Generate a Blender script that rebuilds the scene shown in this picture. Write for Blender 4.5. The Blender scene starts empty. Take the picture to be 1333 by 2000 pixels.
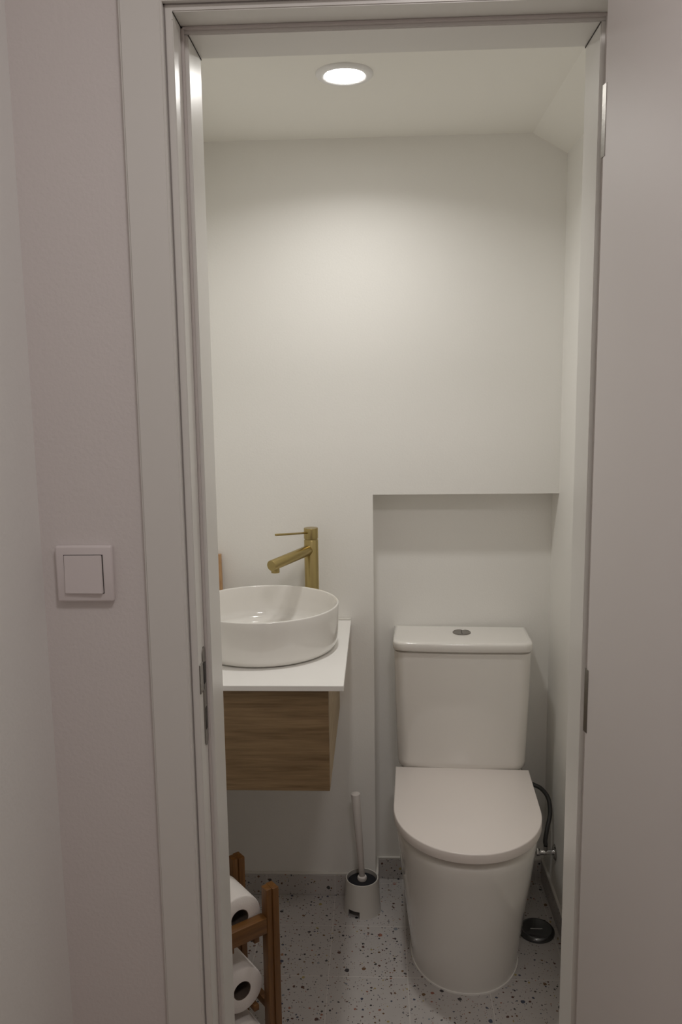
import bpy, bmesh, math, random
from mathutils import Vector, Matrix

# ------------------------------------------------------------------ camera
scene = bpy.context.scene
C = scene.collection
W_PX, H_PX, F_PX = 1333.0, 2000.0, 1610.8
cam_data = bpy.data.cameras.new('camera')
cam = bpy.data.objects.new('camera', cam_data)
C.objects.link(cam)
cam_data.sensor_fit = 'VERTICAL'
cam_data.sensor_height = 22.3
cam_data.sensor_width = 14.9
cam_data.lens = F_PX / H_PX * 22.3
cam_data.clip_start = 0.02
yaw, pitch, roll = math.radians(2.584), math.radians(8.336), math.radians(-0.776)
fw = Vector((-math.sin(yaw) * math.cos(pitch), math.cos(yaw) * math.cos(pitch), -math.sin(pitch)))
rt = Vector((math.cos(yaw), math.sin(yaw), 0))
up = rt.cross(fw)
rt2 = rt * math.cos(roll) + up * math.sin(roll)
up2 = -rt * math.sin(roll) + up * math.cos(roll)
m3 = Matrix((rt2, up2, -fw)).transposed()
cam.matrix_world = Matrix.Translation((0.3109, -1.1465, 1.4208)) @ m3.to_4x4()
scene.camera = cam

# ------------------------------------------------------------------ world, exposure, hall lamp
world = bpy.data.worlds.new('world')
scene.world = world
world.use_nodes = True
world.node_tree.nodes['Background'].inputs[0].default_value = (0.05, 0.05, 0.055, 1)
world.node_tree.nodes['Background'].inputs[1].default_value = 0.0
vs = scene.view_settings
vs.view_transform = 'Standard'
vs.look = 'None'
vs.gamma = 1
vs.use_curve_mapping = False
vs.exposure = 0.0
scene.cycles.use_denoising = True
scene.cycles.max_bounces = 14
scene.cycles.diffuse_bounces = 10

HALL_POWER = 5.9
DOWNLIGHT_POWER = 2.35
LAMP_STRENGTH = 38.0
LAMP_COLOR = (1.0, 0.975, 0.935, 1)
hl = bpy.data.lights.new('hall_ceiling_lamp_light', 'AREA')
hl.shape = 'DISK'
hl.size = 0.30
hl.energy = HALL_POWER
hl.color = (1.0, 0.935, 0.915)
hlo = bpy.data.objects.new('hall_ceiling_lamp_light', hl)
C.objects.link(hlo)
hlo.location = (0.52, -0.88, 2.36)

# ------------------------------------------------------------------ materials
def new_mat(name):
    m = bpy.data.materials.new(name)
    m.use_nodes = True
    return m, m.node_tree, m.node_tree.nodes['Principled BSDF']

def plain(name, col, rough=0.5, metal=0.0, coat=0.0, bump=None, spec=0.5, var=0.0):
    m, nt, b = new_mat(name)
    b.inputs['Base Color'].default_value = (*col, 1)
    b.inputs['Roughness'].default_value = rough
    b.inputs['Metallic'].default_value = metal
    b.inputs['Coat Weight'].default_value = coat
    b.inputs['Coat Roughness'].default_value = 0.05
    b.inputs['Specular IOR Level'].default_value = spec
    tc = nt.nodes.new('ShaderNodeTexCoord')
    if bump:
        sc, st = bump
        n = nt.nodes.new('ShaderNodeTexNoise')
        n.inputs['Scale'].default_value = sc
        n.inputs['Detail'].default_value = 5
        bp = nt.nodes.new('ShaderNodeBump')
        bp.inputs['Strength'].default_value = st
        bp.inputs['Distance'].default_value = 0.002
        nt.links.new(tc.outputs['Object'], n.inputs['Vector'])
        nt.links.new(n.outputs['Fac'], bp.inputs['Height'])
        nt.links.new(bp.outputs['Normal'], b.inputs['Normal'])
    if var:
        n = nt.nodes.new('ShaderNodeTexNoise')
        n.inputs['Scale'].default_value = 3
        r = nt.nodes.new('ShaderNodeMix')
        r.data_type = 'RGBA'
        r.inputs[6].default_value = (*[c * (1 - var) for c in col], 1)
        r.inputs[7].default_value = (*[min(1, c * (1 + var)) for c in col], 1)
        nt.links.new(tc.outputs['Object'], n.inputs['Vector'])
        nt.links.new(n.outputs['Fac'], r.inputs[0])
        nt.links.new(r.outputs[2], b.inputs['Base Color'])
    return m

def wood(name, c1, c2, axis='X', scale=9.0, rough=0.5, stretch=0.06):
    m, nt, b = new_mat(name)
    tc = nt.nodes.new('ShaderNodeTexCoord')
    mp = nt.nodes.new('ShaderNodeMapping')
    s = [scale * 10] * 3
    s['XYZ'.index(axis)] = scale * 10 * stretch
    mp.inputs['Scale'].default_value = s
    n = nt.nodes.new('ShaderNodeTexNoise')
    n.inputs['Scale'].default_value = 1.0
    n.inputs['Detail'].default_value = 7
    n.inputs['Roughness'].default_value = 0.62
    n2 = nt.nodes.new('ShaderNodeTexNoise')
    n2.inputs['Scale'].default_value = 3.2
    n2.inputs['Detail'].default_value = 3
    add = nt.nodes.new('ShaderNodeMath')
    add.operation = 'MULTIPLY_ADD'
    add.inputs[1].default_value = 0.45
    r = nt.nodes.new('ShaderNodeValToRGB')
    r.color_ramp.elements[0].position = 0.50
    r.color_ramp.elements[0].color = (*c1, 1)
    r.color_ramp.elements[1].position = 0.92
    r.color_ramp.elements[1].color = (*c2, 1)
    L = nt.links.new
    L(tc.outputs['Object'], mp.inputs['Vector'])
    L(mp.outputs['Vector'], n.inputs['Vector'])
    L(mp.outputs['Vector'], n2.inputs['Vector'])
    L(n2.outputs['Fac'], add.inputs[0])
    L(n.outputs['Fac'], add.inputs[2])
    L(add.outputs[0], r.inputs['Fac'])
    L(r.outputs['Color'], b.inputs['Base Color'])
    b.inputs['Roughness'].default_value = rough
    return m

def terrazzo(name, grid=True):
    """speckled terrazzo tiles: pale cement, three sizes of coloured chips, thin grout lines"""
    m, nt, b = new_mat(name)
    N, L = nt.nodes.new, nt.links.new
    geo = N('ShaderNodeNewGeometry')
    warp = N('ShaderNodeTexNoise')
    warp.inputs['Scale'].default_value = 130
    wadd = N('ShaderNodeVectorMath')
    wadd.operation = 'MULTIPLY_ADD'
    wadd.inputs[1].default_value = (0.005, 0.005, 0.005)
    L(geo.outputs['Position'], warp.inputs['Vector'])
    L(warp.outputs['Color'], wadd.inputs[0])
    L(geo.outputs['Position'], wadd.inputs[2])
    base = (0.50, 0.475, 0.46, 1)
    col_out = None
    cloud = N('ShaderNodeTexNoise')
    cloud.inputs['Scale'].default_value = 25
    L(geo.outputs['Position'], cloud.inputs['Vector'])
    mix = N('ShaderNodeMix')
    mix.data_type = 'RGBA'
    mix.inputs[6].default_value = tuple(c * 0.94 for c in base[:3]) + (1,)
    mix.inputs[7].default_value = tuple(c * 1.06 for c in base[:3]) + (1,)
    L(cloud.outputs['Fac'], mix.inputs[0])
    col_out = mix.outputs[2]
    chips = [  # scale, radius, share of the cells that hold a chip
        (48.0, 0.30, 0.40), (105.0, 0.36, 0.60), (210.0, 0.34, 0.5)]
    palette = [(0.0, (0.035, 0.03, 0.035)), (0.22, (0.10, 0.045, 0.035)), (0.40, (0.16, 0.09, 0.045)),
               (0.55, (0.06, 0.07, 0.11)), (0.68, (0.30, 0.12, 0.08)), (0.78, (0.05, 0.05, 0.05)),
               (0.88, (0.38, 0.30, 0.12)), (0.95, (0.22, 0.24, 0.27))]
    for i, (sc, rad, share) in enumerate(chips):
        v = N('ShaderNodeTexVoronoi')
        v.inputs['Scale'].default_value = sc
        off = N('ShaderNodeVectorMath')
        off.operation = 'ADD'
        off.inputs[1].default_value = (3.1 * i, 1.7 * i, 0.003 + .011 * i)
        L(wadd.outputs[0], off.inputs[0])
        L(off.outputs[0], v.inputs['Vector'])
        sep = N('ShaderNodeSeparateColor')
        L(v.outputs['Color'], sep.inputs[0])
        # radius varies per chip
        r1 = N('ShaderNodeMapRange')
        r1.inputs['From Min'].default_value = 1 - share
        r1.inputs['From Max'].default_value = 1.0
        r1.inputs['To Min'].default_value = 0.0
        r1.inputs['To Max'].default_value = rad
        L(sep.outputs[0], r1.inputs['Value'])
        lt = N('ShaderNodeMath')
        lt.operation = 'LESS_THAN'
        L(v.outputs['Distance'], lt.inputs[0])
        L(r1.outputs[0], lt.inputs[1])
        ramp = N('ShaderNodeValToRGB')
        ramp.color_ramp.interpolation = 'CONSTANT'
        els = ramp.color_ramp.elements
        els[0].position = 0.0
        els[0].color = (*palette[0][1], 1)
        els[1].position = palette[1][0]
        els[1].color = (*palette[1][1], 1)
        for pos, c in palette[2:]:
            e = els.new(pos)
            e.color = (*c, 1)
        L(sep.outputs[1], ramp.inputs['Fac'])
        mx = N('ShaderNodeMix')
        mx.data_type = 'RGBA'
        L(lt.outputs[0], mx.inputs[0])
        L(col_out, mx.inputs[6])
        L(ramp.outputs['Color'], mx.inputs[7])
        col_out = mx.outputs[2]
    # grout lines: every 0.194 m
    sepx = N('ShaderNodeSeparateXYZ')
    L(geo.outputs['Position'], sepx.inputs[0])
    masks = []
    for ax, o0 in ((0, 0.182), (1, 0.688)):
        if not grid and ax == 1:
            continue
        a = N('ShaderNodeMath'); a.operation = 'SUBTRACT'; a.inputs[1].default_value = o0 - 0.194 * 20
        md = N('ShaderNodeMath'); md.operation = 'MODULO'; md.inputs[1].default_value = 0.194
        s = N('ShaderNodeMath'); s.operation = 'SUBTRACT'; s.inputs[1].default_value = 0.097
        ab = N('ShaderNodeMath'); ab.operation = 'ABSOLUTE'
        gt = N('ShaderNodeMath'); gt.operation = 'GREATER_THAN'; gt.inputs[1].default_value = 0.097 - 0.0011
        L(sepx.outputs[ax], a.inputs[0]); L(a.outputs[0], md.inputs[0]); L(md.outputs[0], s.inputs[0])
        L(s.outputs[0], ab.inputs[0]); L(ab.outputs[0], gt.inputs[0])
        masks.append(gt)
    msk = masks[0].outputs[0]
    if len(masks) > 1:
        mm = N('ShaderNodeMath'); mm.operation = 'MAXIMUM'
        L(masks[0].outputs[0], mm.inputs[0]); L(masks[1].outputs[0], mm.inputs[1])
        msk = mm.outputs[0]
    gm = N('ShaderNodeMix')
    gm.data_type = 'RGBA'
    gm.inputs[7].default_value = (0.60, 0.57, 0.545, 1)
    L(msk, gm.inputs[0]); L(col_out, gm.inputs[6])
    L(gm.outputs[2], b.inputs['Base Color'])
    b.inputs['Roughness'].default_value = 0.42
    return m

def emitter(name, col, strength):
    m = bpy.data.materials.new(name)
    m.use_nodes = True
    nt = m.node_tree
    b = nt.nodes['Principled BSDF']
    b.inputs['Base Color'].default_value = (0.9, 0.9, 0.9, 1)
    b.inputs['Emission Color'].default_value = col
    b.inputs['Emission Strength'].default_value = strength
    return m

M = {}
M['wall'] = plain('bathroom_white_paint', (0.82, 0.81, 0.78), 0.55, bump=(220, 0.12))
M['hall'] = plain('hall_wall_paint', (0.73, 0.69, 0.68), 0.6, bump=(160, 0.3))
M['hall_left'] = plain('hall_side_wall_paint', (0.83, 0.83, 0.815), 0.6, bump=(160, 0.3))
M['ceil'] = plain('ceiling_paint', (0.87, 0.86, 0.815), 0.7)
M['trim'] = plain('white_satin_lacquer', (0.74, 0.73, 0.70), 0.31, bump=(30, 0.02))
M['leaf'] = plain('door_leaf_lacquer', (0.70, 0.665, 0.655), 0.55, bump=(40, 0.03))
M['gap'] = plain('dark_joint', (0.06, 0.055, 0.05), 0.9)
M['joint'] = plain('grey_joint', (0.30, 0.28, 0.27), 0.9)
M['seal'] = plain('grey_rubber_seal', (0.56, 0.52, 0.505), 0.6)
M['steel'] = plain('brushed_steel', (0.30, 0.285, 0.265), 0.35, 1.0, bump=(300, 0.1))
M['chrome'] = plain('chrome', (0.62, 0.62, 0.62), 0.12, 1.0)
M['hose'] = plain('braided_steel', (0.10, 0.10, 0.10), 0.35, 1.0, bump=(900, 0.6))
M['darkchrome'] = plain('dark_polished_chrome', (0.16, 0.165, 0.17), 0.10, 1.0)
M['ceramic'] = plain('white_glazed_ceramic', (0.80, 0.78, 0.745), 0.10, coat=0.6)
M['seat'] = plain('white_seat_plastic', (0.80, 0.745, 0.71), 0.25)
M['counter'] = plain('white_solid_surface', (0.86, 0.85, 0.83), 0.35)
M['brass'] = plain('brushed_brass', (0.43, 0.34, 0.15), 0.30, 1.0, bump=(200, 0.05))
M['oak'] = wood('oak_veneer', (0.155, 0.095, 0.045), (0.30, 0.205, 0.11), 'X', 7.0, 0.5)
M['oak_side'] = wood('oak_veneer_side', (0.27, 0.19, 0.095), (0.40, 0.30, 0.17), 'Y', 5.0, 0.5)
M['bamboo'] = wood('bamboo', (0.105, 0.042, 0.010), (0.21, 0.095, 0.024), 'Z', 6.0, 0.45)
M['bamboo_h'] = wood('bamboo_rail', (0.105, 0.042, 0.010), (0.21, 0.095, 0.024), 'X', 6.0, 0.45)
M['board'] = wood('pale_wood', (0.40, 0.22, 0.10), (0.55, 0.34, 0.17), 'Z', 6.0, 0.5)
M['paper'] = plain('tissue_paper', (0.82, 0.78, 0.75), 0.95, bump=(400, 0.3))
M['card'] = plain('grey_cardboard', (0.12, 0.09, 0.07), 0.9)
M['plastic'] = plain('white_plastic', (0.74, 0.69, 0.69), 0.35)
M['greyplastic'] = plain('pale_grey_plastic', (0.66, 0.62, 0.59), 0.35)
M['holder'] = plain('holder_plastic', (0.62, 0.60, 0.56), 0.35)
M['bristle'] = plain('dark_bristles', (0.010, 0.010, 0.014), 0.8)
M['caulk'] = plain('white_caulk', (0.70, 0.68, 0.64), 0.5)
M['terrazzo'] = terrazzo('terrazzo_tile')
M['terrazzo_skirt'] = terrazzo('terrazzo_skirting', False)
M['lampring'] = plain('lamp_ring_white', (0.85, 0.85, 0.85), 0.4)
M['lamp'] = emitter('lamp_diffuser', LAMP_COLOR, LAMP_STRENGTH)
M['halllamp'] = emitter('hall_lamp_glass', (1, 0.9, 0.86, 1), 4.0)
M['hallfloor'] = wood('hall_floor_boards', (0.20, 0.13, 0.08), (0.32, 0.22, 0.14), 'Y', 5.0, 0.45)

# ------------------------------------------------------------------ helpers
def obj(name, bm, mat, parent=None, smooth=None):
    me = bpy.data.meshes.new(name)
    bmesh.ops.recalc_face_normals(bm, faces=bm.faces[:])
    bm.to_mesh(me)
    bm.free()
    me.materials.append(mat)
    o = bpy.data.objects.new(name, me)
    C.objects.link(o)
    if parent is not None:
        o.parent = parent
    if smooth is not None:
        for p in me.polygons:
            p.use_smooth = True
        me.set_sharp_from_angle(angle=math.radians(smooth))
    return o

def struct(name, bm, mat, parent=None, smooth=None):
    o = obj(name, bm, mat, parent, smooth)
    if parent is None:
        o['kind'] = 'structure'
    return o

def tag(o, label=None, cat=None, group=None):
    if label: o['label'] = label
    if cat: o['category'] = cat
    if group: o['group'] = group
    return o

def empty(name, loc=(0, 0, 0), rz=0.0, label=None, cat=None, group=None):
    o = bpy.data.objects.new(name, None)
    o.empty_display_size = 0.05
    C.objects.link(o)
    o.location = loc
    o.rotation_euler = (0, 0, rz)
    tag(o, label, cat, group)
    return o

def box(bm, x0, x1, y0, y1, z0, z1, bev=0.0, seg=2, mat=None):
    t = bmesh.new()
    r = bmesh.ops.create_cube(t, size=1.0)
    for v in t.verts:
        v.co = Vector(((x0 + x1) / 2 + v.co.x * (x1 - x0), (y0 + y1) / 2 + v.co.y * (y1 - y0), (z0 + z1) / 2 + v.co.z * (z1 - z0)))
    if bev > 0:
        bmesh.ops.bevel(t, geom=t.edges[:], offset=bev, segments=seg, profile=0.5, affect='EDGES')
    merge(bm, t, mat)
    return bm

def merge(bm, t, mat=None):
    vm = {}
    for v in t.verts:
        vm[v] = bm.verts.new(mat @ v.co if mat is not None else v.co)
    for f in t.faces:
        try:
            bm.faces.new([vm[v] for v in f.verts])
        except ValueError:
            pass
    t.free()

def loft(bm, rings, cap0=True, cap1=True):
    vs_ = [[bm.verts.new(p) for p in ring] for ring in rings]
    n = len(rings[0])
    for a, b_ in zip(vs_[:-1], vs_[1:]):
        for i in range(n):
            bm.faces.new((a[i], a[(i + 1) % n], b_[(i + 1) % n], b_[i]))
    if cap0: bm.faces.new(vs_[0][::-1])
    if cap1: bm.faces.new(vs_[-1])
    return bm

def lathe(bm, prof, n=64, cx=0, cy=0, cap0=True, cap1=True):
    rings = [[(cx + r * math.cos(2 * math.pi * i / n), cy + r * math.sin(2 * math.pi * i / n), z) for i in range(n)] for r, z in prof]
    return loft(bm, rings, cap0, cap1)

def frame(d):
    d = d.normalized()
    a = Vector((0, 0, 1)) if abs(d.z) < 0.9 else Vector((1, 0, 0))
    u = d.cross(a).normalized()
    return u, d.cross(u).normalized()

def rod(bm, p0, p1, r0, r1=None, n=24, bev=0.0):
    """solid round bar between two points, edges eased"""
    p0, p1 = Vector(p0), Vector(p1)
    r1 = r0 if r1 is None else r1
    d = p1 - p0
    L_ = d.length
    d.normalize()
    u, w = frame(d)
    st = [(0, r0)] if bev <= 0 else [(0, r0 - bev), (bev * 0.3, r0 - bev * 0.3), (bev, r0)]
    en = [(L_, r1)] if bev <= 0 else [(L_ - bev, r1), (L_ - bev * 0.3, r1 - bev * 0.3), (L_, r1 - bev)]
    rings = []
    for t, r in st + en:
        c = p0 + d * t
        rings.append([tuple(c + u * (r * math.cos(2 * math.pi * i / n)) + w * (r * math.sin(2 * math.pi * i / n))) for i in range(n)])
    return loft(bm, rings)

def tube(bm, pts, r, n=14, sub=10):
    """smooth tube through the points (Catmull-Rom)"""
    P = [Vector(p) for p in pts]
    P = [P[0] * 2 - P[1]] + P + [P[-1] * 2 - P[-2]]
    path = []
    for i in range(1, len(P) - 2):
        for k in range(sub):
            t = k / sub
            a, b_, c, d = P[i - 1], P[i], P[i + 1], P[i + 2]
            path.append(0.5 * ((2 * b_) + (c - a) * t + (2 * a - 5 * b_ + 4 * c - d) * t * t + (3 * b_ - a - 3 * c + d) * t ** 3))
    path.append(P[-2])
    rings = []
    u = None
    for i, p in enumerate(path):
        d = (path[min(i + 1, len(path) - 1)] - path[max(i - 1, 0)]).normalized()
        if u is None:
            u, w = frame(d)
        u = (u - d * u.dot(d)).normalized()
        w = d.cross(u)
        rings.append([tuple(p + u * (r * math.cos(2 * math.pi * k / n)) + w * (r * math.sin(2 * math.pi * k / n))) for k in range(n)])
    return loft(bm, rings)

# ------------------------------------------------------------------ dimensions
XL, XR = -0.163, 0.787          # bathroom side walls
YB, YN, YI = 1.024, 1.108, 0.1306   # back wall, niche back, inner face of door wall
HC = 2.0455                     # bathroom ceiling
NX, NZ = 0.298, 1.148           # niche left edge and top
RL, RR, RZ = 0.057, 0.613, 1.9035   # clear opening (reveals)
BL, BR, BZ = 0.048, 0.623, 1.9125   # rebate faces
STOP = 0.050                    # rebate depth
HXL, HXR, HYB, HH = -0.1734, 1.30, -2.1, 2.40   # hall

# ------------------------------------------------------------------ room shell
struct('floor', box(bmesh.new(), XL, XR, YI - 0.08, YN + 0.1, -0.05, 0), M['terrazzo'])
struct('floor_hall', box(bmesh.new(), HXL - 0.1, HXR + 0.1, HYB - 0.1, YI - 0.08, -0.05, 0), M['hallfloor'])
bm = bmesh.new()
box(bm, XL - 0.1, NX, YB, YN + 0.1, 0, HC)
struct('wall_back', bm, M['wall'])
struct('wall_back_upper', box(bmesh.new(), NX, XR, YB, YN + 0.1, NZ, HC), M['wall'])
struct('wall_niche', box(bmesh.new(), NX, XR, YN, YN + 0.1, 0, NZ), M['wall'])
struct('wall_left', box(bmesh.new(), XL - 0.1, XL, YI, YB, 0, HC), M['wall'])
struct('wall_right', box(bmesh.new(), XR, XR + 0.1, YI, YN + 0.1, 0, HC), M['wall'])
struct('ceiling', box(bmesh.new(), XL - 0.1, XR + 0.1, YI, YN + 0.1, HC, HC + 0.08), M['ceil'])
# sloped boxing where the ceiling meets the right wall
bm = bmesh.new()
loft(bm, [[(0.700, y, HC), (XR, y, HC), (XR, y, HC - 0.050)] for y in (YI, YB)])
struct('ceiling_slope', bm, M['ceil'])
# door wall: bathroom skin and hall skin around the opening
JX0, JX1, JZ = 0.030, 0.650, 1.930      # rough opening
bm = bmesh.new()
box(bm, XL - 0.1, JX0, 0.066, YI, 0, HC)
box(bm, JX1, XR + 0.1, 0.066, YI, 0, HC)
box(bm, JX0, JX1, 0.066, YI, JZ, HC)
struct('wall_front', bm, M['wall'])
bm = bmesh.new()
box(bm, HXL - 0.1, JX0, 0.0, 0.066, 0, HH)
box(bm, JX1, HXR + 0.1, 0.0, 0.066, 0, HH)
box(bm, JX0, JX1, 0.0, 0.066, JZ, HH)
struct('wall_hall_front', bm, M['hall'])
struct('wall_hall_left', box(bmesh.new(), HXL - 0.1, HXL, HYB, 0, 0, HH), M['hall_left'])
struct('wall_hall_right', box(bmesh.new(), HXR, HXR + 0.1, HYB, 0, 0, HH), M['hall'])
struct('wall_hall_back', box(bmesh.new(), HXL - 0.1, HXR + 0.1, HYB - 0.1, HYB, 0, HH), M['hall'])
struct('ceiling_hall', box(bmesh.new(), HXL - 0.1, HXR + 0.1, HYB - 0.1, 0.066, HH, HH + 0.08), M['ceil'])

# terrazzo skirting with its pale caulk line
SK = 0.062
def skirting(name, runs):
    bm = bmesh.new(); cm = bmesh.new()
    for x0, x1, y0, y1 in runs:
        box(bm, x0, x1, y0, y1, 0, SK, 0.001, 1)
        box(cm, x0, x1, y0, y1, SK, SK + 0.006, 0.002, 2)
    o = struct(name, bm, M['terrazzo_skirt'])
    obj('caulk_line', cm, M['caulk'], o)
T = 0.008
skirting('baseboard_back', [(XL, NX, YB - T, YB), (NX, NX + T, YB - T, YN - T), (NX, XR - T, YN - T, YN)])
skirting('baseboard_right', [(XR - T, XR, YI, YN)])
skirting('baseboard_left', [(XL, XL + T, YI, YB - T)])

# ------------------------------------------------------------------ door lining, casing, leaf
def lprof(side):
    """plan outline of one jamb: rebate towards the hall, stop towards the room"""
    if side < 0:
        return [(JX0, 0.0), (BL, 0.0), (BL, STOP), (RL, STOP), (RL, YI + 0.001), (JX0, YI + 0.001)]
    return [(JX1, 0.0), (BR, 0.0), (BR, STOP), (RR, STOP), (RR, YI + 0.001), (JX1, YI + 0.001)]
bm = bmesh.new()
for s in (-1, 1):
    pr = lprof(s)
    loft(bm, [[(x, y, z) for x, y in pr] for z in (0.0, RZ)])
# head
hp = [(0.0, JZ), (0.0, BZ), (STOP, BZ), (STOP, RZ), (YI + 0.001, RZ), (YI + 0.001, JZ)]
loft(bm, [[(x, y, z) for y, z in hp] for x in (BL, BR)])
box(bm, JX0, BL, 0, YI + 0.001, RZ, JZ)
box(bm, BR, JX1, 0, YI + 0.001, RZ, JZ)
box(bm, BL, RL, STOP, YI + 0.001, RZ - 0.0001, RZ)
bmesh.ops.bevel(bm, geom=[e for e in bm.edges if e.calc_length() > 0.3], offset=0.0014, segments=2, affect='EDGES')
lining = struct('trim_1', bm, M['trim'], smooth=40)
lining['label'] = 'white lacquered door lining with a rebate and stop around the bathroom opening'
# rubber seals in the rebate corner
bm = bmesh.new()
box(bm, BL, BL + 0.004, STOP - 0.007, STOP, 0.0, BZ, 0.001, 1)
box(bm, BR - 0.004, BR, STOP - 0.007, STOP, 0.0, BZ, 0.001, 1)
box(bm, BL, BR, STOP - 0.007, STOP, BZ - 0.004, BZ, 0.001, 1)
obj('door_seal', bm, M['seal'], lining)
# dark joint lines: casing to lining, and the mitres of the head
bm = bmesh.new()
box(bm, 0.0365, 0.0385, -0.0010, 0.0006, 0, 1.9220)
box(bm, 0.0365, 0.62, -0.0010, 0.0006, 1.9205, 1.9220)
obj('joint_line', bm, M['joint'], lining)
bm = bmesh.new()
for x in (RL, RR):
    s = 1 if x == RL else -1
    box(bm, x - 0.0003 * s if s > 0 else x - 0.0008, x + 0.0008 if s > 0 else x + 0.0003, STOP, YI + 0.003, RZ - 0.0014, RZ + 0.0002)
for x in (BL, BR):
    s = 1 if x == BL else -1
    box(bm, x - 0.0003 if s > 0 else x - 0.0008, x + 0.0008 if s > 0 else x + 0.0003, 0.0, STOP, BZ - 0.0014, BZ + 0.0002)
obj('corner_joint', bm, M['gap'], lining)
# strike plate on the left rebate
bm = bmesh.new()
def strike(z0, z1, y0, y1, x, t, cutouts=()):
    n = 10
    pts = []
    r = (y1 - y0) / 2
    for i in range(n + 1):
        a = math.pi * i / n
        pts.append(((y0 + y1) / 2 + r * math.cos(a), z1 - r + r * math.sin(a)))
    for i in range(n + 1):
        a = math.pi + math.pi * i / n
        pts.append(((y0 + y1) / 2 + r * math.cos(a), z0 + r + r * math.sin(a)))
    loft(bm, [[(x, y, z) for y, z in pts], [(x + t, y, z) for y, z in pts]])
strike(0.892, 1.046, 0.024, 0.042, BL - 0.0002, 0.0018)
box(bm, BL - 0.0002, BL + 0.0016, 0.004, 0.028, 0.982, 1.026, 0.0006, 1)
sp = obj('strike_plate', bm, M['steel'], lining)
sp['label'] = 'brushed steel strike plate with a lip'
bm = bmesh.new()
box(bm, BL + 0.0012, BL + 0.0022, 0.0265, 0.0385, 0.990, 1.022)
box(bm, BL + 0.0012, BL + 0.0022, 0.0285, 0.0375, 0.918, 0.952)
obj('latch_hole', bm, M['gap'], sp)
# casing boards on the hall side (left upright and head; the right one is behind the leaf)
CX0, CX1, CZ0, CZ1 = -0.0206, 0.0365, 1.9220, 1.9790
def casing_board(bm, pts):
    a = [(x, -0.0005, z) for x, z in pts]; b2 = [(x, -0.012, z) for x, z in pts]
    loft(bm, [a, b2])
bm = bmesh.new()
casing_board(bm, [(CX0, 0), (CX1, 0), (CX1, CZ0), (CX0, CZ1)])
casing_board(bm, [(CX1, CZ0), (0.650, CZ0), (0.707, CZ1), (CX0, CZ1)])
casing_board(bm, [(0.650, 0), (0.707, 0), (0.707, CZ1), (0.650, CZ0)])
bmesh.ops.bevel(bm, geom=[e for e in bm.edges if e.calc_length() > 0.3 and min(v.co.y for v in e.verts) < -0.01], offset=0.003, segments=3, affect='EDGES')
cs = struct('trim_2', bm, M['trim'], smooth=40)
cs['label'] = 'flat white door casing beside the light switch'

# door leaf, swung out into the hall
ANG = math.radians(100)
pin = Vector((0.6435, -0.005, 0))
dl = empty('door_1', pin, ANG)
dl['kind'] = 'structure'
dl['label'] = 'plain white door leaf standing open towards the viewer'
bm = bmesh.new()
box(bm, -0.012 - 0.566, -0.012, 0.005, 0.045, 0.008, 1.918, 0.0015, 2)
obj('leaf', bm, M['leaf'], dl, smooth=40)
for z in (1.745, 0.99, 0.25):
    bm = bmesh.new()
    rod(bm, (0, 0, z - 0.045), (0, 0, z + 0.045), 0.006, n=16, bev=0.0015)
    obj('hinge_knuckle', bm, M['steel'], dl, smooth=40)
for z0, z1 in ((1.712, 1.800), (0.940, 1.032)):
    bm = bmesh.new()
    box(bm, -0.0180, -0.007, 0.040, 0.0456, z0, z1, 0.0002, 1)
    h = obj('hinge_plate', bm, M['steel'], dl)
for s, y in ((1, 0.045), (-1, 0.005)):
    bm = bmesh.new()
    rod(bm, (-0.53, y, 1.02), (-0.53, y + s * 0.008, 1.02), 0.025, n=32, bev=0.002)
    rod(bm, (-0.53, y + s * 0.007, 1.02), (-0.53, y + s * 0.05, 1.02), 0.009, n=20)
    rod(bm, (-0.54, y + s * 0.045, 1.02), (-0.42, y + s * 0.045, 1.02), 0.009, n=20, bev=0.002)
    obj('door_handle', bm, M['steel'], dl, smooth=40)

# ------------------------------------------------------------------ ceiling lights
cl = empty('ceiling_light', (0.2505, 0.602, HC), 0, 'round glowing recessed downlight in the bathroom ceiling', 'ceiling light')
bm = bmesh.new()
lathe(bm, [(0.0575, 0.0), (0.0575, -0.002), (0.055, -0.005), (0.044, -0.0065), (0.0395, -0.004), (0.0395, 0.0)], 64, cap0=False, cap1=False)
obj('trim_ring', bm, M['lampring'], cl, smooth=50)
bm = bmesh.new()
lathe(bm, [(0.0396, -0.0015), (0.0396, -0.0045), (0.038, -0.0052), (0.001, -0.0055)], 64)
obj('diffuser', bm, M['lamp'], cl, smooth=40)
dl_ = bpy.data.lights.new('downlight_beam', 'AREA')
dl_.shape = 'DISK'
dl_.size = 0.076
dl_.energy = DOWNLIGHT_POWER
dl_.spread = math.radians(148)
dl_.color = LAMP_COLOR[:3]
dlo = bpy.data.objects.new('downlight_beam', dl_)
C.objects.link(dlo)
dlo.location = (0, 0, -0.0058)
dlo.parent = cl
hc = empty('hall_ceiling_light', (0.52, -0.88, HH), 0, 'round flat ceiling light in the hall behind the viewer', 'ceiling light')
bm = bmesh.new()
lathe(bm, [(0.17, 0.0), (0.17, -0.025), (0.163, -0.03), (0.001, -0.03)], 48)
obj('lamp_body', bm, M['lampring'], hc, smooth=40)

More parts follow.
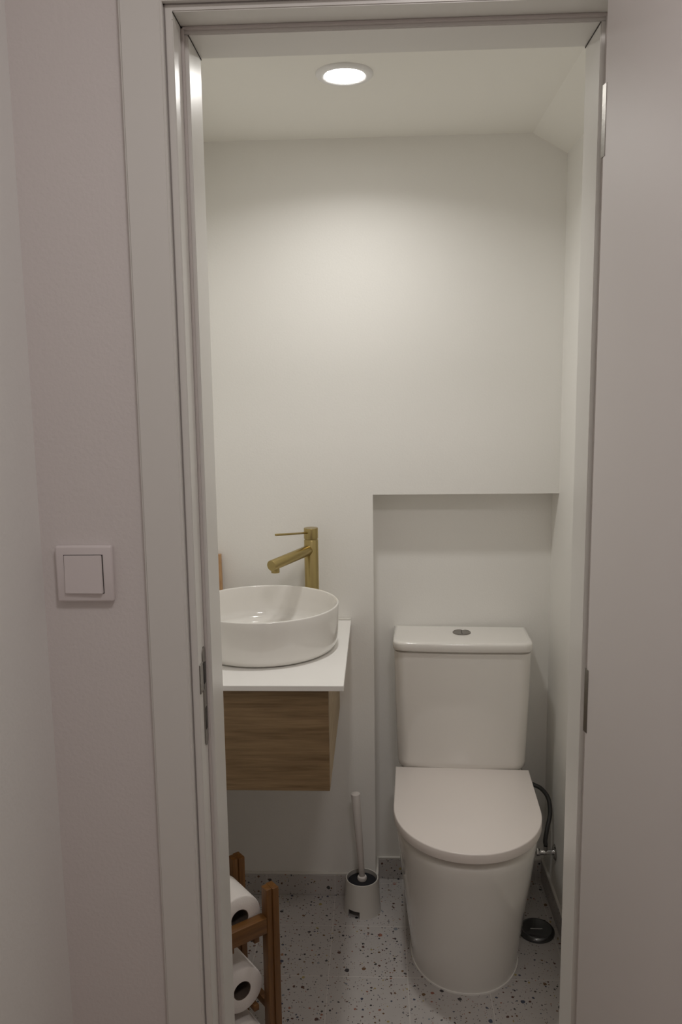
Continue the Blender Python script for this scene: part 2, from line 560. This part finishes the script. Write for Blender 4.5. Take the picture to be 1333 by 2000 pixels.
# ------------------------------------------------------------------ light switch
sw = empty('light_switch', (-0.1093, 0, 1.167), 0, 'square white single rocker light switch on the hall wall', 'light switch')
bm = bmesh.new()
box(bm, -0.041, 0.041, -0.0105, -0.0003, -0.041, 0.041, 0.0035, 3)
obj('plate', bm, M['plastic'], sw, smooth=35)
bm = bmesh.new()
box(bm, -0.0282, 0.0282, -0.0112, -0.008, -0.0282, 0.0282)
obj('gap', bm, M['gap'], sw)
bm = bmesh.new()
loft(bm, [[(-0.0275, -0.009, -0.0275), (0.0275, -0.009, -0.0275), (0.0275, -0.009, 0.0275), (-0.0275, -0.009, 0.0275)],
          [(-0.0275, -0.0145, -0.0275), (0.0265, -0.0165, -0.0275), (0.0265, -0.0125, 0.0275), (-0.0275, -0.0125, 0.0275)]])
bmesh.ops.bevel(bm, geom=bm.edges[:], offset=0.0006, segments=2, affect='EDGES')
obj('rocker', bm, M['plastic'], sw, smooth=35)

# ------------------------------------------------------------------ vanity: cabinet, countertop
cab = empty('vanity_cabinet', (0.02, 0.78, 0.557), 0, 'oak veneer wall-hung vanity cabinet under the white countertop', 'cabinet')
CB = Vector(cab.location)
def rel(x0, x1, y0, y1, z0, z1, bev=0.0, c=CB):
    return box(bmesh.new(), x0 - c.x, x1 - c.x, y0 - c.y, y1 - c.y, z0 - c.z, z1 - c.z, bev, 2)
CS = 0.2025
obj('carcass', rel(XL + 0.004, CS, 0.560, YB, 0.557, 0.794, 0.001), M['oak_side'], cab)
obj('drawer_front', rel(XL + 0.004, CS, 0.540, 0.5585, 0.559, 0.790, 0.001), M['oak'], cab)
bm = box(bmesh.new(), XL, 0.2365, 0.5165, YB, 0.7945, 0.807, 0.0015, 2)
top = obj('countertop', bm, M['counter'])
tag(top, 'thin white countertop slab carrying the round basin', 'countertop')
bm = box(bmesh.new(), XL, 0.2365, YB - 0.006, YB, 0.807, 0.812, 0.002, 2)
struct('trim_3', bm, M['caulk'])

# ------------------------------------------------------------------ basin
BX, BY = 0.033, 0.790
bas = empty('wash_basin', (BX, BY, 0.807), 0, 'round white ceramic countertop basin below the brass tap', 'basin')
H = 0.110
bm = bmesh.new()
prof = [(0.150, 0.0), (0.160, 0.0008), (0.1665, 0.003), (0.1725, 0.008), (0.1770, 0.0165), (0.1795, 0.028), (0.1805, 0.050), (0.1815, 0.085), (0.182, H - 0.003),
        (0.1813, H - 0.0008), (0.1795, H), (0.1775, H - 0.001), (0.1765, H - 0.004), (0.1755, 0.080), (0.173, 0.050), (0.168, 0.034), (0.155, 0.023), (0.130, 0.019),
        (0.060, 0.016), (0.024, 0.015), (0.022, 0.010)]
lathe(bm, prof, 96)
obj('bowl', bm, M['ceramic'], bas, smooth=60)
bm = bmesh.new()
lathe(bm, [(0.0215, 0.0105), (0.0215, 0.0165), (0.019, 0.019), (0.001, 0.020)], 32)
dr = obj('drain_plug', bm, M['chrome'], bas, smooth=40)

# ------------------------------------------------------------------ tap
TX, TY = 0.1365, 0.965
tap = empty('basin_tap', (TX, TY, 0.807), 0, 'tall brushed brass single-lever basin tap behind the basin', 'tap')
bm = bmesh.new()
lathe(bm, [(0.0215, 0.0), (0.0215, 0.004), (0.0195, 0.006), (0.0185, 0.008), (0.0185, 0.231), (0.0175, 0.2325)], 40)
obj('tap_body', bm, M['brass'], tap, smooth=40)
bm = bmesh.new()
lathe(bm, [(0.0165, 0.2315), (0.0165, 0.2345), (0.0185, 0.2355), (0.0185, 0.262), (0.0178, 0.2632), (0.001, 0.2634)], 40)
cap = obj('lever_cap', bm, M['brass'], tap, smooth=40)
d = Vector((-0.56, -0.83, 0)).normalized()
bm = bmesh.new()
rod(bm, d * 0.016 + Vector((0, 0, 0.252)), d * 0.140 + Vector((0, 0, 0.265)), 0.0026, 0.0030, 16, 0.001)
obj('lever', bm, M['brass'], cap, smooth=40)
d2 = Vector((-0.52, -0.855, 0)).normalized()
bm = bmesh.new()
rod(bm, d2 * 0.0 + Vector((0, 0, 0.207)), d2 * 0.168 + Vector((0, 0, 0.193)), 0.0135, 0.0135, 32, 0.0015)
sp_ = obj('spout', bm, M['brass'], tap, smooth=40)
bm = bmesh.new()
e = d2 * 0.152 + Vector((0, 0, 0.190))
rod(bm, e, e - Vector((0, 0, 0.017)), 0.0105, 0.0105, 24, 0.001)
obj('aerator', bm, M['brass'], sp_, smooth=40)

# slim wooden board standing at the left wall behind the basin
bm = bmesh.new()
loft(bm, [[(-0.1615, 0.985, 0.8125), (-0.1050, 0.985, 0.8125), (-0.1050, 1.0, 0.8125), (-0.1615, 1.0, 0.8125)],
          [(-0.1615, 1.004, 0.992), (-0.1110, 1.004, 0.992), (-0.1110, 1.019, 0.992), (-0.1615, 1.019, 0.992)]])
for v in bm.verts:
    if v.co.z < 0.9: v.co.z = 0.8072
wb = obj('wooden_board', bm, M['board'])
tag(wb, 'narrow brown wooden board standing behind the basin, beside the left jamb', 'board')

# ------------------------------------------------------------------ toilet
TO = empty('toilet', (0.5375, YN - 0.004, 0), math.radians(-2.6), 'white close-coupled toilet with its lid closed', 'toilet')
def dshape(w, f, back, n=40, p=2.0, straight=0.0):
    """plan outline: straight back, straight sides, elliptic front. y is towards the front (negative world y)"""
    pts = [(-w, -back), ]
    ys = f - straight          # depth of the curved nose
    for i in range(n + 1):
        a = math.pi * i / n
        c, s = math.cos(a), math.sin(a)
        x = -w * (abs(c) ** (2 / p)) * (1 if c >= 0 else -1)
        y = straight + ys * (abs(s) ** (2 / p))
        pts.append((x, -y))
    pts.append((w, -back))
    return pts
# pan: skirted pedestal, widening upwards
bm = bmesh.new()
rings = []
prof = [(0.000, 0.137, 0.474, 0.30), (0.004, 0.137, 0.474, 0.30), (0.0045, 0.1345, 0.471, 0.30), (0.06, 0.139, 0.483, 0.305), (0.15, 0.149, 0.508, 0.31), (0.25, 0.160, 0.536, 0.325),
        (0.33, 0.168, 0.555, 0.335), (0.358, 0.1705, 0.561, 0.34), (0.369, 0.1700, 0.560, 0.34), (0.376, 0.1675, 0.557, 0.34), (0.3800, 0.158, 0.547, 0.34)]
for z, w, f, st in prof:
    rings.append([(x, y, z) for x, y in dshape(w, f, 0.002, straight=st, p=2.12)])
loft(bm, rings)
pan = obj('pan', bm, M['ceramic'], TO, smooth=50)
# platform under the tank
bm = bmesh.new()
box(bm, -0.163, 0.163, -0.165, -0.002, 0.384, 0.409, 0.008, 3)
obj('tank_platform', bm, M['ceramic'], TO, smooth=50)
# seat ring under the lid
bm = bmesh.new()
def flat_d(bm, w, f, b0, z0, z1, st, ease, p=2.1):
    rr = []
    for k, z in ((ease, z0), (ease * 0.3, z0 + ease * 0.3), (0, z0 + ease), (0, z1 - ease), (ease * 0.3, z1 - ease * 0.3), (ease, z1)):
        rr.append([(x * (w - k) / w, y if i not in (0, ) else y, z) for i, (x, y) in enumerate(dshape(w, f - k, b0 + k, straight=st, p=p))])
    loft(bm, rr)
flat_d(bm, 0.153, 0.541, 0.19, 0.3807, 0.3955, 0.340, 0.001)
obj('seat', bm, M['seat'], TO, smooth=50)
bm = bmesh.new()
flat_d(bm, 0.1765, 0.575, 0.158, 0.396, 0.420, 0.370, 0.0025, 2.05)
lid = obj('lid', bm, M['seat'], TO, smooth=50)
for sx in (-0.075, 0.075):
    bm = bmesh.new()
    rod(bm, (sx - 0.02, -0.170, 0.398), (sx + 0.02, -0.170, 0.398), 0.007, n=16)
    obj('lid_hinge', bm, M['chrome'], lid, smooth=40)
# tank
def rrect(w, d0, d1, r, bow, n=8):
    """rounded plan rectangle from depth d0 (wall) to d1 (front, slightly bowed)"""
    pts = []
    for cx_, cy_, a0 in ((w - r, d1 - r, 0), (-w + r, d1 - r, 90), ):
        for i in range(n + 1):
            a = math.radians(a0 + 90 * i / n)
            x = cx_ + r * math.cos(a); y = cy_ + r * math.sin(a)
            pts.append((x, y))
        if a0 == 0:
            for k in range(1, 12):
                x = (w - r) - 2 * (w - r) * k / 12
                pts.append((x, d1))
    pts += [(-w, d0), (w, d0)]
    return [(x, -(y + (bow * (1 - (x / w) ** 2) if y > d1 * 0.5 else 0))) for x, y in pts]
bm = bmesh.new()
rings = []
for z, w, f, r in ((0.409, 0.160, 0.148, 0.030), (0.412, 0.166, 0.154, 0.032), (0.420, 0.1705, 0.159, 0.034), (0.435, 0.1725, 0.161, 0.034), (0.60, 0.1775, 0.163, 0.032), (0.737, 0.180, 0.165, 0.030), (0.7390, 0.173, 0.158, 0.030), (0.744, 0.172, 0.157, 0.030)):
    rings.append([(x, y, z) for x, y in rrect(w, 0.006, f - 0.006, r, 0.007)])
loft(bm, rings)
tank = obj('tank', bm, M['ceramic'], TO, smooth=50)
bm = bmesh.new()
rings = []
for z, k in ((0.7432, 0.0030), (0.7440, 0.0008), (0.7455, 0.0), (0.7605, 0.0), (0.7640, 0.0010), (0.7663, 0.0030), (0.7673, 0.006), (0.7677, 0.012)):
    rings.append([(x, y, z) for x, y in rrect(0.183 - k, 0.004 + k, 0.164 - k, 0.028, 0.007)])
loft(bm, rings)
obj('tank_lid', bm, M['ceramic'], TO, smooth=50)
bm = bmesh.new()
lathe(bm, [(0.0245, 0.766), (0.0245, 0.7695), (0.0225, 0.7705), (0.0215, 0.7695), (0.001, 0.7695)], 40, cx=0.002, cy=-0.070)
fb = obj('flush_button', bm, M['steel'], TO, smooth=40)
fb['label'] = 'round chrome flush button'
bm = bmesh.new()
box(bm, 0.002 - 0.0008, 0.002 + 0.0008, -0.091, -0.049, 0.7690, 0.7698)
obj('button_split', bm, M['gap'], fb)

# ------------------------------------------------------------------ water supply: stop valve and hose
va = empty('stop_valve', (XR, 0.962, 0.172), 0, 'small chrome angle valve on the wall right of the toilet', 'valve')
bm = bmesh.new()
rod(bm, (-0.0005, 0, 0), (-0.005, 0, 0), 0.022, 0.018, 32, 0.001)
obj('escutcheon', bm, M['chrome'], va, smooth=40)
bm = bmesh.new()
rod(bm, (-0.004, 0, 0), (-0.042, 0, 0), 0.0075, n=20, bev=0.001)
rod(bm, (-0.026, 0, 0), (-0.026, 0, 0.018), 0.0065, n=6)
obj('valve_body', bm, M['chrome'], va, smooth=40)
bm = bmesh.new()
rod(bm, (-0.042, 0, 0), (-0.052, 0, 0), 0.011, n=8, bev=0.002)
obj('valve_knob', bm, M['chrome'], va, smooth=30)
bm = bmesh.new()
tube(bm, [(0.761, 0.962, 0.192), (0.760, 0.965, 0.205), (0.767, 0.975, 0.235), (0.7765, 0.990, 0.270), (0.774, 1.005, 0.305), (0.757, 1.015, 0.328), (0.735, 1.020, 0.338), (0.712, 1.025, 0.350), (0.700, 1.03, 0.375), (0.697, 1.03, 0.405)], 0.0058)
hs = obj('supply_hose', bm, M['hose'], None, smooth=60)
tag(hs, 'dark braided metal water hose curving out beside the toilet lid', 'hose')

# ------------------------------------------------------------------ floor drain cover
fd = empty('floor_drain', (0.722, 0.868, 0), 0, 'round dark chrome drain cover on the floor right of the toilet', 'drain cover')
bm = bmesh.new()
lathe(bm, [(0.0465, 0.0), (0.0475, 0.003), (0.0465, 0.008), (0.043, 0.0115), (0.038, 0.012), (0.035, 0.0105), (0.001, 0.0095)], 56)
obj('cover', bm, M['darkchrome'], fd, smooth=50)
bm = bmesh.new()
box(bm, -0.016, 0.016, -0.0012, 0.0012, 0.0095, 0.0108, 0.0004, 1)
obj('finger_slot', bm, M['chrome'], fd)

# ------------------------------------------------------------------ toilet brush and holder
HX, HY = 0.2605, 0.958
ho = empty('brush_holder', (HX, HY, 0), 0, 'pale tapered plastic holder with a notch at its foot, beside the toilet', 'brush holder')
bm = bmesh.new()
n = 96
Rb, Rt, Hh = 0.0520, 0.0445, 0.095
def hr(z): return Rb + (Rt - Rb) * (z / Hh) ** 0.8
levels = [0.0, 0.006, 0.011, 0.016, 0.021, 0.0215, 0.03, 0.06, Hh - 0.001]
notch = lambda i: 222 <= (360 * (i + 0.5) / n) <= 264
ring_o = [[bm.verts.new((hr(z) * math.cos(2 * math.pi * i / n), hr(z) * math.sin(2 * math.pi * i / n), z)) for i in range(n)] for z in levels]
ring_i = [[bm.verts.new(((hr(z) - 0.003) * math.cos(2 * math.pi * i / n), (hr(z) - 0.003) * math.sin(2 * math.pi * i / n), z)) for i in range(n)] for z in levels]
for k in range(len(levels) - 1):
    for i in range(n):
        j = (i + 1) % n
        if notch(i) and levels[k + 1] <= 0.0211:
            continue
        bm.faces.new((ring_o[k][i], ring_o[k][j], ring_o[k + 1][j], ring_o[k + 1][i]))
        bm.faces.new((ring_i[k][j], ring_i[k][i], ring_i[k + 1][i], ring_i[k + 1][j]))
for i in range(n):
    j = (i + 1) % n
    bm.faces.new((ring_o[-1][i], ring_o[-1][j], ring_i[-1][j], ring_i[-1][i]))
    if not notch(i):
        bm.faces.new((ring_o[0][j], ring_o[0][i], ring_i[0][i], ring_i[0][j]))
    else:
        bm.faces.new((ring_o[4][j], ring_o[4][i], ring_i[4][i], ring_i[4][j]))
obj('holder_body', bm, M['holder'], ho, smooth=50)
bm = bmesh.new()
lathe(bm, [(0.040, 0.022), (0.040, 0.024)], 48)
obj('inner_base', bm, M['bristle'], ho)
br = empty('toilet_brush', (HX, HY, 0.026), 0, 'toilet brush with a pale straight handle standing in its holder', 'toilet brush')
bm = bmesh.new()
lathe(bm, [(0.018, 0.0), (0.033, 0.006), (0.039, 0.02), (0.0395, 0.050), (0.0385, 0.058), (0.008, 0.061)], 32)
bristles = obj('bristle_head', bm, M['bristle'], br, smooth=50)
bm = bmesh.new()
lathe(bm, [(0.006, 0.058), (0.012, 0.060), (0.0135, 0.066), (0.012, 0.071), (0.007, 0.073)], 28)
obj('collar', bm, M['greyplastic'], br, smooth=50)
bm = bmesh.new()
rod(bm, (0.0, 0, 0.070), (-0.0155, 0, 0.313), 0.0080, 0.0125, 24, 0.001)
obj('handle', bm, M['greyplastic'], br, smooth=50)

# ------------------------------------------------------------------ bamboo rack with paper rolls
A = Vector((0.079, 0.437))
Bp = Vector((-0.010, 0.547))
u = (Bp - A).normalized()               # along the rolls, away from the viewer
w_ = Vector((-u.y, u.x))                # across, towards the left wall / viewer
w_ = Vector((-abs(u.y), -abs(u.x)))
RH, DEP, WID, PT = 0.400, (Bp - A).length, 0.127, 0.028
ang = math.atan2(-w_.y, -w_.x)          # local +x = from C to A
rk = empty('toilet_roll_rack', (A.x + w_.x * WID / 2, A.y + w_.y * WID / 2, 0), ang, 'small bamboo rack of square posts holding toilet rolls, by the left jamb', 'rack')
# local frame: x to the right post, y away from the viewer
hw = WID / 2
for px in (-hw, hw):
    for py in (0, DEP):
        bm = bmesh.new()
        # each post is two glued strips with a slim shadow groove
        box(bm, px - PT / 2, px - 0.0008, py - PT / 2 + 0.003, py + PT / 2 - 0.003, 0, RH, 0.0012, 2)
        box(bm, px - 0.0008, px + PT / 2, py - PT / 2, py + PT / 2, 0, RH, 0.0012, 2)
        obj('post', bm, M['bamboo'], rk, smooth=40)
def rail(x0, x1, y0, y1, z0, z1):
    obj('rail', box(bmesh.new(), x0, x1, y0, y1, z0, z1, 0.0012, 2), M['bamboo_h'], rk, smooth=40)
rail(-hw + PT / 2, hw - PT / 2, -0.010, 0.013, 0.303, 0.338)
rail(-hw + PT / 2, hw - PT / 2, DEP - 0.008, DEP + 0.008, 0.297, 0.338)
rail(-hw + PT / 2, hw - PT / 2, DEP - 0.008, DEP + 0.008, 0.106, 0.122)
rail(-hw + PT / 2, hw - PT / 2, -0.008, 0.006, 0.004, 0.020)
for px in (-hw, hw):
    rail(px - 0.007, px + 0.007, PT / 2, DEP - PT / 2, 0.108, 0.126)
    rail(px - 0.007, px + 0.007, PT / 2, DEP - PT / 2, 0.004, 0.020)
for px in (-0.030, 0.030):      # slats that carry the rolls
    rail(px - 0.006, px + 0.006, 0.0, DEP, 0.284, 0.2975)
    rail(px - 0.006, px + 0.006, 0.010, DEP, 0.120, 0.1335)
roll_r, roll_l = 0.050, 0.098
def make_roll(label):
    r = empty('toilet_paper_roll', (0, 0, 0), ang, label, 'toilet roll', 'toilet rolls in the bamboo rack')
    bm = bmesh.new()
    n = 64
    prof = [(0.0205, 0.0), (roll_r - 0.003, 0.0), (roll_r - 0.0005, 0.002), (roll_r, 0.006), (roll_r, roll_l - 0.006), (roll_r - 0.0005, roll_l - 0.002), (roll_r - 0.003, roll_l), (0.0205, roll_l)]
    rings = [[(q * math.cos(2 * math.pi * i / n), y, q * math.sin(2 * math.pi * i / n)) for i in range(n)] for q, y in prof]
    vv = [[bm.verts.new(p) for p in ring] for ring in rings]
    for k in range(len(vv)):
        a, b_ = vv[k], vv[(k + 1) % len(vv)]
        for i in range(n):
            bm.faces.new((a[i], a[(i + 1) % n], b_[(i + 1) % n], b_[i]))
    obj('paper', bm, M['paper'], r, smooth=50)
    bm = bmesh.new()
    prof = [(0.0190, 0.0006), (0.0204, 0.0006), (0.0204, roll_l - 0.0006), (0.0190, roll_l - 0.0006)]
    rings = [[(q * math.cos(2 * math.pi * i / n), y, q * math.sin(2 * math.pi * i / n)) for i in range(n)] for q, y in prof]
    vv = [[bm.verts.new(p) for p in ring] for ring in rings]
    for k in range(len(vv)):
        a, b_ = vv[k], vv[(k + 1) % len(vv)]
        for i in range(n):
            bm.faces.new((a[i], a[(i + 1) % n], b_[(i + 1) % n], b_[i]))
    obj('cardboard_core', bm, M['card'], r, smooth=50)
    return r
def copy_tree(o):
    c = o.copy(); C.objects.link(c)
    for ch in list(o.children):
        k = ch.copy(); C.objects.link(k); k.parent = c
    return c
mid = A + w_ * hw
roll0 = make_roll('x')
spots = [(0.342, 0.016, 'topmost white toilet roll, level with the bamboo cross rail'),
         (0.178, 0.016, 'white toilet roll below the cross rail with its open core showing'),
         (0.051, 0.016, 'lowest white toilet roll, cut off by the bottom edge')]
for i, (z, back, lab) in enumerate(spots):
    r = roll0 if i == 0 else copy_tree(roll0)
    p = mid + u * back
    r.location = (p.x, p.y, z)
    r['label'] = lab
